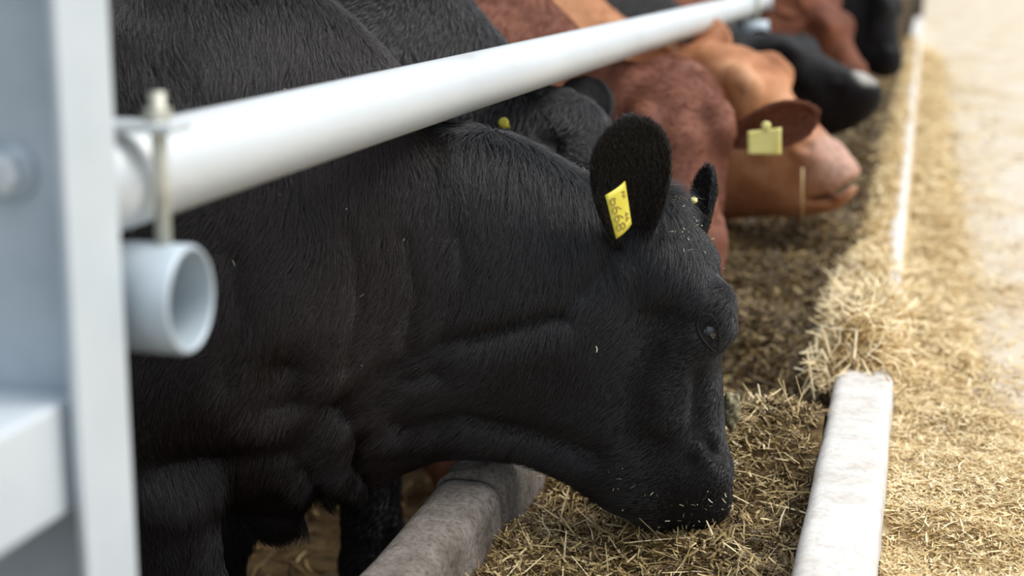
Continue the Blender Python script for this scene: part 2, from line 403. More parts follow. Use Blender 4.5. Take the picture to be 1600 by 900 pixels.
# ------------------------------------------------------------------ cattle: implicit bodies
class Cone:
    """capsule from a to b with radii ra, rb; its size along the unit axis n is scaled by ka..kb"""
    def __init__(s, a, b, ra, rb, ka=1.0, kb=None, n=(0, 1, 0), k=0.03, sub=False):
        s.a, s.b, s.ra, s.rb, s.ka, s.kb = np.array(a, float), np.array(b, float), ra, rb, ka, ka if kb is None else kb
        s.n = np.array(n, float); s.n /= np.linalg.norm(s.n); s.k = k; s.sub = sub

    def box(s):
        R = max(s.ra*max(1, s.ka), s.rb*max(1, s.kb)) + s.k + 0.05
        return np.minimum(s.a, s.b)-R, np.maximum(s.a, s.b)+R

    def ev(s, P):
        d = s.b-s.a; L2 = max(d @ d, 1e-9)
        q = P - s.a; h = np.clip((q @ d.astype(np.float32))/L2, 0, 1)
        kk = s.ka + (s.kb-s.ka)*h; r = s.ra + (s.rb-s.ra)*h
        q = q - h[..., None]*d.astype(np.float32)
        wl = q @ s.n.astype(np.float32)
        q = q - s.n.astype(np.float32)*(wl*(1-1/kk))[..., None]
        return (np.sqrt((q*q).sum(-1)) - r)*np.minimum(1, kk)


def sdf_mesh(name, prims, vox, dents=()):
    los, his = zip(*[p.box() for p in prims if not p.sub])
    lo = np.min(los, 0) - vox*2; hi = np.max(his, 0) + vox*2
    n = np.ceil((hi-lo)/vox).astype(int)+1
    D = np.full(n, 0.12, np.float32)
    ax = [(lo[i] + vox*np.arange(n[i])).astype(np.float32) for i in range(3)]
    for p in prims:
        a, b = p.box()
        i0 = np.clip(np.floor((a-lo)/vox).astype(int), 0, n-1); i1 = np.clip(np.ceil((b-lo)/vox).astype(int)+1, 1, n)
        if np.any(i1 <= i0): continue
        sl = tuple(slice(i0[i], i1[i]) for i in range(3))
        G = np.stack(np.meshgrid(*[ax[i][sl[i]] for i in range(3)], indexing='ij'), -1)
        d = p.ev(G).astype(np.float32); o = D[sl]
        if p.sub:
            h = np.clip(0.5 - 0.5*(o+d)/p.k, 0, 1); D[sl] = o*(1-h) - d*h + p.k*h*(1-h)
        else:
            h = np.clip(0.5 + 0.5*(o-d)/p.k, 0, 1); D[sl] = o*(1-h) + d*h - p.k*h*(1-h)
    if dents:
        X, Z = np.meshgrid(ax[0], ax[2], indexing='ij'); Yn = ax[1]
        for pts, depth, wid, side in dents:
            pts = np.array(pts); best = np.full(X.shape, 9.0)
            for a, b in zip(pts, pts[1:]):
                d = b-a; h = np.clip(((X-a[0])*d[0] + (Z-a[1])*d[1])/(d @ d), 0, 1)
                best = np.minimum(best, np.hypot(X-a[0]-h*d[0], Z-a[1]-h*d[1]))
            g = (depth*np.exp(-(best/wid)**2)).astype(np.float32)
            m = (Yn < 0) if side < 0 else (Yn > 0) if side > 0 else np.ones(len(Yn), bool)
            D += g[:, None, :]*m[None, :, None]
    g = openvdb.FloatGrid(0.12); g.copyFromArray(D)
    v, q = g.convertToQuads(isovalue=0.0)
    v = v*vox + lo
    me = np_mesh(name, v, q[:, ::-1])
    bm = bmesh.new(); bm.from_mesh(me)
    # keep the largest island and relax the surface
    bmesh.ops.recalc_face_normals(bm, faces=bm.faces)
    bmesh.ops.smooth_vert(bm, verts=bm.verts, factor=0.5, use_axis_x=True, use_axis_y=True, use_axis_z=True)
    bm.to_mesh(me); bm.free()
    return me


def tri_data(me, mat=None):
    nv = len(me.vertices); v = np.empty(nv*3, np.float32); me.vertices.foreach_get('co', v); v = v.reshape(-1, 3)
    nn = np.empty(nv*3, np.float32); me.vertices.foreach_get('normal', nn); nn = nn.reshape(-1, 3)
    me.calc_loop_triangles(); t = np.empty(len(me.loop_triangles)*3, np.int32); me.loop_triangles.foreach_get('vertices', t)
    return v, nn, t.reshape(-1, 3)


def sample_surface(v, nn, t, n, wt=None):
    a, b, c = v[t[:, 0]], v[t[:, 1]], v[t[:, 2]]
    A = np.linalg.norm(np.cross(b-a, c-a), axis=1)/2
    if wt is not None: A = A*wt((a+b+c)/3)
    i = RNG.choice(len(t), n, p=A/A.sum()); r1 = np.sqrt(RNG.random(n))[:, None]; r2 = RNG.random(n)[:, None]
    w0, w1, w2 = 1-r1, r1*(1-r2), r1*r2
    p = v[t[i, 0]]*w0 + v[t[i, 1]]*w1 + v[t[i, 2]]*w2
    m = nn[t[i, 0]]*w0 + nn[t[i, 1]]*w1 + nn[t[i, 2]]*w2
    return p, m/np.maximum(np.linalg.norm(m, axis=1, keepdims=True), 1e-6)


def in_view(pw, nw, margin=140, back=-0.25):
    """points of the hide on the side that the yard lane looks at (strands elsewhere are left out)"""
    d = pw - CAM; z = d @ FW; x = 800 + FPX*(d @ RT)/z; y = 450 - FPX*(d @ UP)/z
    f = -(nw*d).sum(1)/np.linalg.norm(d, axis=1)
    return (z > 0.3) & (x > -margin) & (x < 1600+margin) & (y > -margin) & (y < 900+margin) & (f > back)


def coat(parent, mat, p, nrm, flow, length, radius, clump=0.012, K=5, lift=0.35, wav=0.12, name='coat', gather=0.55, tinge=None):
    n = len(p)
    d = flow - nrm*(flow*nrm).sum(1, keepdims=True); d /= np.maximum(np.linalg.norm(d, axis=1, keepdims=True), 1e-5)
    s = np.cross(nrm, d)
    turn = 0.35*hash_noise(p, 26, 61) + 0.25*hash_noise(p, 70, 62) + RNG.normal(0, 0.16, n)
    d = d*np.cos(turn)[:, None] + s*np.sin(turn)[:, None]
    L = length*RNG.uniform(0.6, 1.25, n)
    u = np.linspace(0, 1, K)
    lf = (lift*RNG.uniform(0.5, 1.4, n))
    P = p[:, None, :] - nrm[:, None, :]*0.001 + d[:, None, :]*(L[:, None]*u)[:, :, None] + nrm[:, None, :]*(L*lf)[:, None, None]*(u*(1.25-u*0.75))[None, :, None]
    # strands gather towards shared tips
    cell = np.floor(p/np.reshape(clump, (-1, 1)) + RNG.normal(0, 0.18, (n, 3))).astype(np.int64)
    key = cell[:, 0]*73856093 ^ cell[:, 1]*19349663 ^ cell[:, 2]*83492791
    _, inv = np.unique(key, return_inverse=True); cnt = np.bincount(inv)
    cen = np.stack([np.bincount(inv, P[:, -1, k])/cnt for k in range(3)], 1)[inv]
    g = gather*RNG.uniform(0.3, 1.0, n)
    P += (cen - P[:, -1])[:, None, :]*(u**1.6)[None, :, None]*g[:, None, None]
    P += (RNG.normal(0, wav, (n, K, 3))*(L[:, None, None])*u[None, :, None]*0.35)
    hc = bpy.data.hair_curves.new(name); hc.add_curves([K]*n)
    hc.attributes['position'].data.foreach_set('vector', P.astype(np.float32).ravel())
    r = hc.attributes.get('radius') or hc.attributes.new('radius', 'FLOAT', 'POINT')
    r.data.foreach_set('value', (radius*np.outer(RNG.uniform(0.7, 1.3, n), 1-0.85*u**1.5)).astype(np.float32).ravel())
    if tinge is not None: hc.attributes.new('tinge', 'FLOAT', 'CURVE').data.foreach_set('value', tinge.astype(np.float32))
    hc.materials.append(mat)
    o = bpy.data.objects.new(name, hc); C.objects.link(o); o.parent = parent; o['kind'] = 'stuff'
    return o


def ear_mesh(base, tip, face, length_scale, width, cup0=2.4, cup1=0.7, nu=18, nv=13):
    """a cupped leaf from base to tip whose hollow looks along `face`; all vectors in the cow's own frame"""
    base, tip, face = np.array(base, float), np.array(tip, float), np.array(face, float)
    e = tip-base; L = np.linalg.norm(e); e /= L; f = face - e*(face @ e); f /= np.linalg.norm(f); s = np.cross(f, e)
    V = []
    for i in range(nu):
        u = i/(nu-1); wd = width*(0.42 + 0.58*math.sin(min(u/0.55, 1)*math.pi/2)) if u < 0.55 else width*math.sqrt(max(1-((u-0.55)/0.455)**2.4, 0.0004))
        ph = cup0 + (cup1-cup0)*min(u/0.7, 1)
        for j in range(nv):
            a = (j/(nv-1)-0.5)*ph; r = wd/ph
            V.append(base + e*(u*L) + s*(r*math.sin(a)*1.0) + f*(r*(1-math.cos(a)) - 0.10*L*u*(1-u)*2 ))
    V = np.array(V); i = np.arange(nu-1)[:, None]*nv; j = np.arange(nv-1)[None, :]
    q = np.stack([i+j, i+j+1, i+nv+j+1, i+nv+j], -1).reshape(-1, 4)
    me = np_mesh('ear', V, q)
    bm = bmesh.new(); bm.from_mesh(me); bmesh.ops.solidify(bm, geom=bm.faces[:], thickness=0.007); bmesh.ops.recalc_face_normals(bm, faces=bm.faces); bm.to_mesh(me); bm.free()
    return me


RX, RZ, RR = -0.68, 1.158, 0.0445


def rail_press(rot, base):
    """the hide gives way where the neck rail lies on it"""
    a, b = [rot.T @ (np.array([RX, y, RZ])-base) for y in (base[1]-0.7, base[1]+0.7)]
    return Cone(a, b, RR+0.013, RR+0.013, n=(0, 0, 1), k=0.03, sub=True)


# reference frame of the nearest animal: its mid plane, seen nearly side-on
A1 = math.radians(15)
O1 = CAM + ray(1000, 500)*(2.36/ray(1000, 500)[1])
F1 = np.array([math.cos(A1), math.sin(A1), 0]); N1 = np.array([-math.sin(A1), math.cos(A1), 0])
PXM = (O1-CAM) @ FW/FPX                                           # metres per pixel there
B1 = np.array([O1[0], O1[1], 0.0])


def pl(px, py, y=0.0):
    """a point of the near animal's plane at sideways offset y, in its own frame (forward, away, up)"""
    d = ray(px, py); t = ((O1 + N1*y - CAM) @ N1)/(d @ N1); p = CAM + d*t - B1
    return np.array([p @ F1, y, p[2]])


POLL = pl(1018, 335)
def hc_(px, py, y=0.0): return pl(px, py, -abs(y))*np.array([1, 0, 1]) - POLL*np.array([1, 0, 1]) + np.array([0, y, 0])   # head coordinates: from the poll, hanging head


MUZ = hc_(1085, 800)
R = lambda px: px*PXM
# (a, b, ra, rb, ka, kb, blend) of the head, symmetric about its mid plane
HEAD = [
    (hc_(1012, 345), hc_(1048, 420), R(50), R(64), 1.15, 1.45, 0.04),      # poll to forehead
    (hc_(1048, 420), hc_(1082, 505), R(64), R(52), 1.45, 1.65, 0.03),      # forehead
    (hc_(1078, 505), hc_(1085, 720), R(46), R(50), 1.6, 1.15, 0.03),       # nasal bone
    (hc_(1086, 745), hc_(1092, 775), R(60), R(54), 1.2, 1.15, 0.03),       # muzzle
    (hc_(1045, 790), hc_(1070, 795), R(40), R(38), 1.15, 1.15, 0.02),      # chin
    (hc_(905, 490), hc_(1020, 735), R(128), R(78), 0.66, 0.80, 0.05),      # cheek to jaw
    (hc_(845, 600), hc_(968, 715), R(112), R(70), 0.55, 0.75, 0.05),       # jaw corner
]
HEAD_SIDE = [   # mirrored pieces
    (hc_(1108, 478, 0.080), hc_(1115, 510, 0.086), R(42), R(37), 0.9, 0.9, 0.026),   # orbit
    (hc_(1060, 540, 0.075), hc_(1030, 640, 0.060), R(30), R(24), 0.9, 0.9, 0.04),     # cheek bone
    (hc_(1100, 690, 0.052), hc_(1108, 735, 0.050), R(24), R(24), 1.0, 1.0, 0.02),     # nostril wing
]
HEAD_CUT = [
    (hc_(1121, 704, 0.058), hc_(1104, 676, 0.078), R(13), R(8), 1.0, 1.0, 0.012),      # nostril
    (hc_(1106, 512, 0.124), hc_(1112, 522, 0.122), R(15), R(13), 1.0, 1.0, 0.010),    # eye socket
    (hc_(1010, 385, 0.115), hc_(1010, 365, 0.135), R(18), R(22), 1.0, 1.0, 0.02),     # ear hollow
]
MOUTH = [hc_(1122, 806), hc_(1060, 800), hc_(1010, 768)]
EYE = hc_(1109, 518, 0.0935)


def head_prims(poll, Rm, sc):
    T = lambda p: poll + Rm @ (np.array(p)*sc)
    lat = Rm @ np.array([0, 1, 0]); out = []
    for a, b, ra, rb, ka, kb, k in HEAD: out.append(Cone(T(a), T(b), ra*sc, rb*sc, ka, kb, lat, k))
    my = np.array([1, -1, 1])
    for a, b, ra, rb, ka, kb, k in HEAD_SIDE:
        for m in (1, my): out.append(Cone(T(a*m), T(b*m), ra*sc, rb*sc, ka, kb, lat, k))
    for m in (1, my):
        for a, b in zip(MOUTH, MOUTH[1:]):
            y = np.array([0, 0.078, 0]); out.append(Cone(T((a+y)*m), T((b+y*0.97)*m), 0.005*sc, 0.004*sc, 1, 1, lat, 0.010, True))
        for a, b, ra, rb, ka, kb, k in HEAD_CUT: out.append(Cone(T(a*m), T(b*m), ra*sc, rb*sc, ka, kb, lat, k, True))
    return out


def leg_prims(x, y, z0, hind=False):
    o = []
    if hind:
        pts = [((x, y, z0), 0.17), ((x+0.13, y*1.1, 0.72), 0.11), ((x-0.10, y*1.05, 0.48), 0.055), ((x-0.06, y*1.05, 0.17), 0.040), ((x-0.03, y*1.05, 0.10), 0.05), ((x, y*1.05, 0.035), 0.06)]
    else:
        pts = [((x-0.02, y, z0), 0.12), ((x, y, 0.62), 0.085), ((x+0.02, y, 0.42), 0.056), ((x+0.01, y, 0.17), 0.040), ((x+0.02, y, 0.10), 0.048), ((x+0.05, y, 0.035), 0.058)]
    for (a, ra), (b, rb) in zip(pts, pts[1:]): o.append(Cone(a, b, ra, rb, 0.85, 0.9, k=0.03))
    return o


def body_prims(xs, zt=1.30, half=0.29, lean=0.0):
    """barrel, quarters, withers, chest and legs; xs is where the shoulder stands"""
    p = [Cone((xs+0.02, 0, 0.80), (xs-0.35, 0, 0.76), 0.24, 0.26, 1.0, 1.0, k=0.08),
         Cone((xs-0.35, 0, 0.93), (xs-1.15, 0, 0.92), 0.36, 0.37, 0.82, 0.86, k=0.1),
         Cone((xs-1.2, 0, 1.02), (xs-1.5, 0, 1.0), 0.29, 0.25, 0.85, 0.8, k=0.08),
         Cone((xs, 0, 0.97), (xs-0.35, 0, 0.95), 0.31, 0.34, 0.72, 0.80, k=0.1),
         Cone((xs-0.03, 0, zt-0.17), (xs-0.45, 0, zt-0.16), 0.14, 0.13, 0.75, 0.9, k=0.1),
         Cone((xs+0.10, 0, 0.72), (xs-0.25, 0, 0.66), 0.15, 0.16, 0.7, 0.8, k=0.08),
         Cone((xs-1.72, 0, 1.05), (xs-1.80, 0, 0.35), 0.03, 0.015, 1, 1, k=0.03)]
    for y in (-0.15, 0.15):
        p.append(Cone((xs-0.06, y*1.1, 1.05), (xs+0.02, y*1.0, 0.80), 0.15, 0.12, 0.6, 0.6, k=0.08))
        p += leg_prims(xs-0.06, y*0.95, 0.78) + leg_prims(xs-1.42, y*1.15, 0.85, True)
    return p


def make_ear(parent, mat, base, tip, face, width, cup=(2.4, 0.7)):
    me = ear_mesh(base, tip, face, 1, width, *cup)
    return link('ear', me, mat, parent)


def eye_on(parent, c, r):
    bm = bmesh.new(); bmesh.ops.create_uvsphere(bm, u_segments=20, v_segments=14, radius=r, matrix=Matrix.Translation(Vector(c)))
    return link('eye', bm_mesh('eye', bm), M_eye, parent)


def tag_plate(parent, c00, c10, c11, c01, mat, bulge=0.008, name='ear_tag'):
    """a thin curved plate through four corners (the cow's frame), 2 mm thick"""
    c00, c10, c11, c01 = [np.array(c, float) for c in (c00, c10, c11, c01)]
    n = np.cross(c10-c00, c01-c00); n /= np.linalg.norm(n)
    pf = lambda u, v: (c00*(1-u)+c10*u)*(1-v) + (c01*(1-u)+c11*u)*v + n*bulge*4*u*(1-u)
    V = []; nu, nv = 9, 9
    for j in range(nv):
        for i in range(nu): V.append(pf(i/(nu-1), j/(nv-1)))
    i = np.arange(nv-1)[:, None]*nu; j = np.arange(nu-1)[None, :]
    me = np_mesh(name, np.array(V), np.stack([i+j, i+j+1, i+nu+j+1, i+nu+j], -1).reshape(-1, 4))
    bm = bmesh.new(); bm.from_mesh(me); bmesh.ops.solidify(bm, geom=bm.faces[:], thickness=0.002); bmesh.ops.recalc_face_normals(bm, faces=bm.faces); bm.to_mesh(me); bm.free()
    return link(name, me, mat, parent), n, pf


def text_on(parent, txt, origin, xdir, ydir, size, name='tag_number', mat=None, squeeze=1.0):
    cu = bpy.data.curves.new(name, 'FONT'); cu.body = txt; cu.size = size; cu.extrude = 0.0002; cu.align_x = 'CENTER'; cu.align_y = 'CENTER'
    tmp = bpy.data.objects.new(name, cu); C.objects.link(tmp)
    me = bpy.data.meshes.new_from_object(tmp.evaluated_get(bpy.context.evaluated_depsgraph_get())); bpy.data.objects.remove(tmp); me.name = name
    o = link(name, me, mat or M_ink, parent, False)
    x = Vector(xdir).normalized(); y = Vector(ydir); y = (y - x*y.dot(x)).normalized(); z = x.cross(y)
    o.matrix_local = Matrix(((x[0]*squeeze, y[0], z[0], origin[0]), (x[1]*squeeze, y[1], z[1], origin[1]), (x[2]*squeeze, y[2], z[2], origin[2]), (0, 0, 0, 1)))
    return o


def stud_on(parent, a, b, r, mat):
    a, b = Vector(a), Vector(b); d = (b-a).normalized()
    bm = bmesh.new(); add_tube(bm, [a, b, b, b+d*0.002, b+d*0.004], [r*0.4, r*0.4, r, r, r*0.6], 14)
    return link('tag_stud', bm_mesh('tag_stud', bm), mat, parent)


class Hit:
    def __init__(s, me, ob_rot, loc):
        v, nn, t = tri_data(me); s.rot, s.loc = ob_rot, np.array(loc)
        s.bvh = BVHTree.FromPolygons([Vector(x) for x in v.tolist()], t.tolist())

    def px(s, x, y):
        """the first point of the hide on the ray through a pixel: location and normal in the cow's own frame"""
        o = s.rot.T @ (CAM - s.loc); d = s.rot.T @ ray(x, y)
        h = s.bvh.ray_cast(Vector(o), Vector(d).normalized())
        return (np.array(h[0]), np.array(h[1])) if h[0] is not None else (None, None)


def rotz(a): return np.array([[math.cos(a), -math.sin(a), 0], [math.sin(a), math.cos(a), 0], [0, 0, 1]])


def chaff_on(parent, hit, spots, spread, n, size):
    """small chips of straw stuck in the hair near the given pixels"""
    V, F, T, off = [], [], [], 0
    for (x, y), k, sp in zip(spots, n, spread):
        for _ in range(k):
            p, m = hit.px(x+RNG.normal(0, sp[0]), y+RNG.normal(0, sp[1]))
            if p is None: continue
            v, f, t = blades(1, (p+m*0.011)[None], np.array([size*RNG.uniform(0.4, 1.8)]), np.array([0.0013*RNG.uniform(0.6, 1.3)]), np.array([RNG.random()]), 0.6)
            V.append(v); F.append(f+off); T.append(t); off += len(v)
    me = np_mesh('chaff', np.concatenate(V), np.concatenate(F)); at = me.attributes.new('tone', 'FLOAT', 'POINT'); at.data.foreach_set('value', np.concatenate(T).astype(np.float32))
    o = link('chaff', me, M_chaff, parent, False); o['kind'] = 'stuff'; o['label'] = 'pale chips of straw caught in the hair'
    return o


# ------------------------------------------------------------------ nearest black animal
def near_cow():
    head = head_prims(POLL, np.eye(3), 1.0)
    q = pl
    P = [
        Cone(q(700, 447), q(860, 466), R(220), R(172), 0.55, 0.53, k=0.05),      # neck, front half
        Cone(q(470, 440), q(700, 447), R(318), R(220), 0.62, 0.52, k=0.08),      # neck, rear half
        Cone(q(860, 382), q(985, 396), R(88), R(68), 0.85, 1.1, k=0.04),         # nape to poll
        Cone(q(560, 270), q(650, 308), R(90), R(66), 0.8, 0.9, k=0.04),          # crest
        Cone(q(650, 308), q(830, 345), R(66), R(60), 0.9, 0.9, k=0.04),
        Cone(q(320, 190), q(430, 165), R(190), R(140), 0.62, 0.6, k=0.08),       # withers
        Cone(q(790, 560), q(700, 575), R(105), R(110), 0.55, 0.5, k=0.05),       # throat
        Cone(q(590, 620), q(565, 712), R(85), R(52), 0.42, 0.35, k=0.04),        # dewlap
        Cone(q(440, 680), q(432, 785), R(120), R(54), 0.85, 0.75, k=0.05),       # brisket
    ]
    xs = q(330, 400)[0]
    P += body_prims(xs, 1.36) + head + [rail_press(rotz(A1), B1)]
    g = lambda *pts: [q(x, y)[[0, 2]] for x, y in pts]
    dents = [
        (g((545, 590), (610, 545), (700, 505), (800, 480), (880, 462)), 0.016, 0.017, -1),
        (g((560, 615), (640, 560), (700, 545)), 0.012, 0.011, -1),
        (g((480, 520), (470, 560), (520, 600), (470, 640), (300, 660)), 0.022, 0.040, -1),
        (g((575, 640), (560, 700), (580, 750)), 0.012, 0.010, 0),
        (g((500, 690), (510, 740), (480, 800)), 0.012, 0.012, 0),
        (g((640, 640), (730, 625), (830, 650), (930, 690)), 0.014, 0.022, -1),
        (g((960, 470), (1000, 560), (1040, 640), (1060, 700)), -0.004, 0.03, -1),
        (g((905, 430), (930, 400), (950, 350)), 0.012, 0.020, -1),
        (g((1080, 560), (1085, 640), (1075, 700)), 0.006, 0.012, -1),
        (g((640, 330), (660, 420), (650, 500)), 0.005, 0.012, -1),
        (g((560, 320), (580, 430), (560, 520)), 0.006, 0.012, -1),
        (g((720, 330), (735, 400), (700, 480)), 0.004, 0.010, -1),
        (g((410, 340), (420, 430), (400, 520)), 0.006, 0.014, -1),
        (g((330, 120), (420, 150), (470, 130)), 0.006, 0.03, -1),
    ]
    me = sdf_mesh('black_bull', P, 0.007, dents)
    body = link('black_bull', me, HIDE['black'][0]); body.location = B1; body.rotation_euler = (0, 0, A1)
    tag(body, 'nearest black bull with its head down in the trough and a yellow 6668 ear tag', 'cattle')
    rot = rotz(A1); hit = Hit(me, rot, B1)
    # eyes
    for s in (-1, 1): eye_on(body, POLL + EYE*np.array([1, s, 1]), 0.0215)
    ax_, bx_ = np.array([19, 51])/54.4, np.array([51, -19])/54.4
    ring = []
    for a in np.linspace(0, 2*math.pi, 21):
        xy = np.array([1109, 520]) + ax_*30*math.cos(a) + bx_*15*math.sin(a)*(1-0.35*math.cos(a)); h_, n_ = hit.px(*xy)
        if h_ is not None: ring.append(h_ - n_*0.0006)
    bm = bmesh.new(); add_tube(bm, ring + ring[1:2], 0.0028, 8, caps=False); link('eyelid', bm_mesh('eyelid', bm), M_lid, body)
    # ears
    p0, n0 = hit.px(998, 392)
    if p0 is None: p0 = q(998, 392, -0.1)
    e1 = make_ear(body, HIDE['black'][0], p0 + np.array([-0.01, 0.02, 0]), q(985, 182, -0.19), rot.T @ np.array([0.35, -0.9, 0.1]), 0.122)
    e2 = make_ear(body, HIDE['black'][0], q(1088, 405, 0.10), q(1108, 262, 0.15), rot.T @ np.array([-0.8, -0.55, 0.1]), 0.085)
    # tag on the near ear
    dep = -0.215
    c = [q(945, 305, dep), q(975, 283, dep+0.028), q(985, 350, dep+0.028), q(962, 373, dep)]
    tg, n, pf = tag_plate(body, *c, M_tag, -0.004)
    nn = n if (rot @ n) @ (O1-CAM) < 0 else -n
    down = c[3]-c[0]; across = c[0]-c[1]
    text_on(tg, '6668', pf(0.25, 0.52)+nn*0.0026, down, -across, 0.026, squeeze=0.95)
    text_on(tg, 'FP', pf(0.70, 0.22)+nn*0.0026, down, -across, 0.011)
    text_on(tg, '46', pf(0.68, 0.72)+nn*0.0026, down, -across, 0.014)
    stud_on(tg, pf(1.0, 0.45)-nn*0.002, pf(1.0, 0.45)-nn*0.03, 0.009, M_tag)
    # stud of the far ear's tag
    t2 = stud_on(body, q(1073, 338, 0.10), q(1084, 313, 0.07), 0.006, M_tagpale); t2['label'] = 'small yellow tag stud on the far ear'
    # clump of feed on the far side of the face
    bm = bmesh.new(); bmesh.ops.create_icosphere(bm, subdivisions=4, radius=1)
    cpt = q(1143, 643, 0.05)
    for vv in bm.verts:
        nz = 1 + 0.18*math.sin(vv.co.x*5+1)*math.sin(vv.co.z*6) + 0.1*random.random()
        vv.co = Vector((vv.co.x*0.014*nz, vv.co.y*0.014*nz, vv.co.z*0.030*nz)) + Vector(cpt)
    fc = link('feed_clump', bm_mesh('feed_clump', bm), mottled('wet_feed', [(0.3, (0.05, 0.045, 0.03)), (0.5, (0.22, 0.19, 0.10)), (0.7, (0.50, 0.45, 0.27))], 110, 0.6, 0.5, 200), body)
    fc['label'] = 'grey clump of wet feed stuck on the bridge of the nose'
    # hair
    v, nrm, t = tri_data(me)
    hx, hz = POLL[0], POLL[2]

    def wt(c):
        cw = (rot @ c.T).T + B1; d = cw-CAM; z = d @ FW; x = 800+FPX*(d @ RT)/z; y = 450-FPX*(d @ UP)/z
        return ((z > 0.3) & (x > 60) & (x < 1700) & (y > -140) & (y < 1000))*1.0
    p, m = sample_surface(v, nrm, t, 420000, wt)
    k = in_view((rot @ p.T).T + B1, (rot @ m.T).T); p, m = p[k], m[k]
    # keep hair off eye and the bare muzzle tip
    e = POLL + EYE*np.array([1, -1, 1]); k = np.linalg.norm(p-e, axis=1) > 0.024; p, m = p[k], m[k]
    muz = POLL + MUZ
    face = np.clip((p[:, 0]-(hx-0.12))/0.16, 0, 1)*np.clip((hz+0.03-p[:, 2])/0.06+0.3, 0, 1)
    shoulder = np.clip((hx-0.42-p[:, 0])/0.25, 0, 1)
    pollw = np.exp(-((p[:, 0]-hx-0.02)/0.11)**2 - ((p[:, 2]-hz+0.0)/0.10)**2)
    crest = np.exp(-((p[:, 2]-(hz+0.03+0.33*np.clip(hx-p[:, 0], 0, 1)))/0.09)**2)*(1-face)
    L = 0.034*(1-face) + 0.013*face + 0.016*shoulder + 0.026*pollw + 0.016*crest
    L *= 0.35 + 0.65*np.clip((np.linalg.norm(p-muz, axis=1)-0.04)/0.12, 0, 1)
    fl = np.stack([-0.55+0*face, 0*face, -0.85+0*face], 1)*(1-face)[:, None] + np.stack([-0.75+0*face, 0*face, -0.30+0*face], 1)*face[:, None]
    fl = fl*(1-pollw[:, None]) + np.array([0.25, 0, -1.0])*pollw[:, None]*1.4
    fl += shoulder[:, None]*np.array([0.35, 0, -0.4])
    fl[:, 0] += 0.45*np.sin(p[:, 2]*9+p[:, 0]*5)*(1-face)
    coat(body, HIDE['black'][1], p, m, fl, L, 0.00034, np.where(face > 0.5, 0.007, 0.016), 6, np.where(face > 0.5, 0.20, 0.27), 0.06, gather=np.where(face > 0.5, 0.35, 0.55),
         tinge=np.clip(0.35*hash_noise(p, 9, 71) + 0.9*np.exp(-((p[:, 0]-q(420, 620)[0])/0.22)**2 - ((p[:, 2]-q(420, 620)[2])/0.2)**2) + 0.4*np.exp(-((p[:, 0]-q(600, 400)[0])/0.08)**2), 0, 1)*0.8)
    # hair on the ears
    for ea, n in ((e1, 9000), (e2, 3000)):
        ve, ne, te = tri_data(ea.data); pe, me_ = sample_surface(ve, ne, te, n)
        coat(ea, HIDE['black'][1], pe, me_, np.tile(rot.T @ np.array([-0.1, -0.2, 0.9]), (n, 1)), np.full(n, 0.014), 0.0004, 0.01, 4, 0.5, 0.15, name='ear_hair')
    # chips of straw on poll, muzzle and neck
    chaff_on(body, hit, [(1052, 318), (1075, 355), (1095, 395), (905, 268), (1095, 790), (1140, 740), (1045, 818), (975, 755), (650, 500), (400, 160)],
             [(9, 8), (14, 18), (18, 22), (7, 8), (35, 18), (7, 18), (8, 8), (25, 20), (190, 120), (80, 60)], [46, 44, 22, 12, 46, 18, 5, 8, 12, 8], 0.006)
    return body, hit


BULL, BULL_HIT = near_cow()


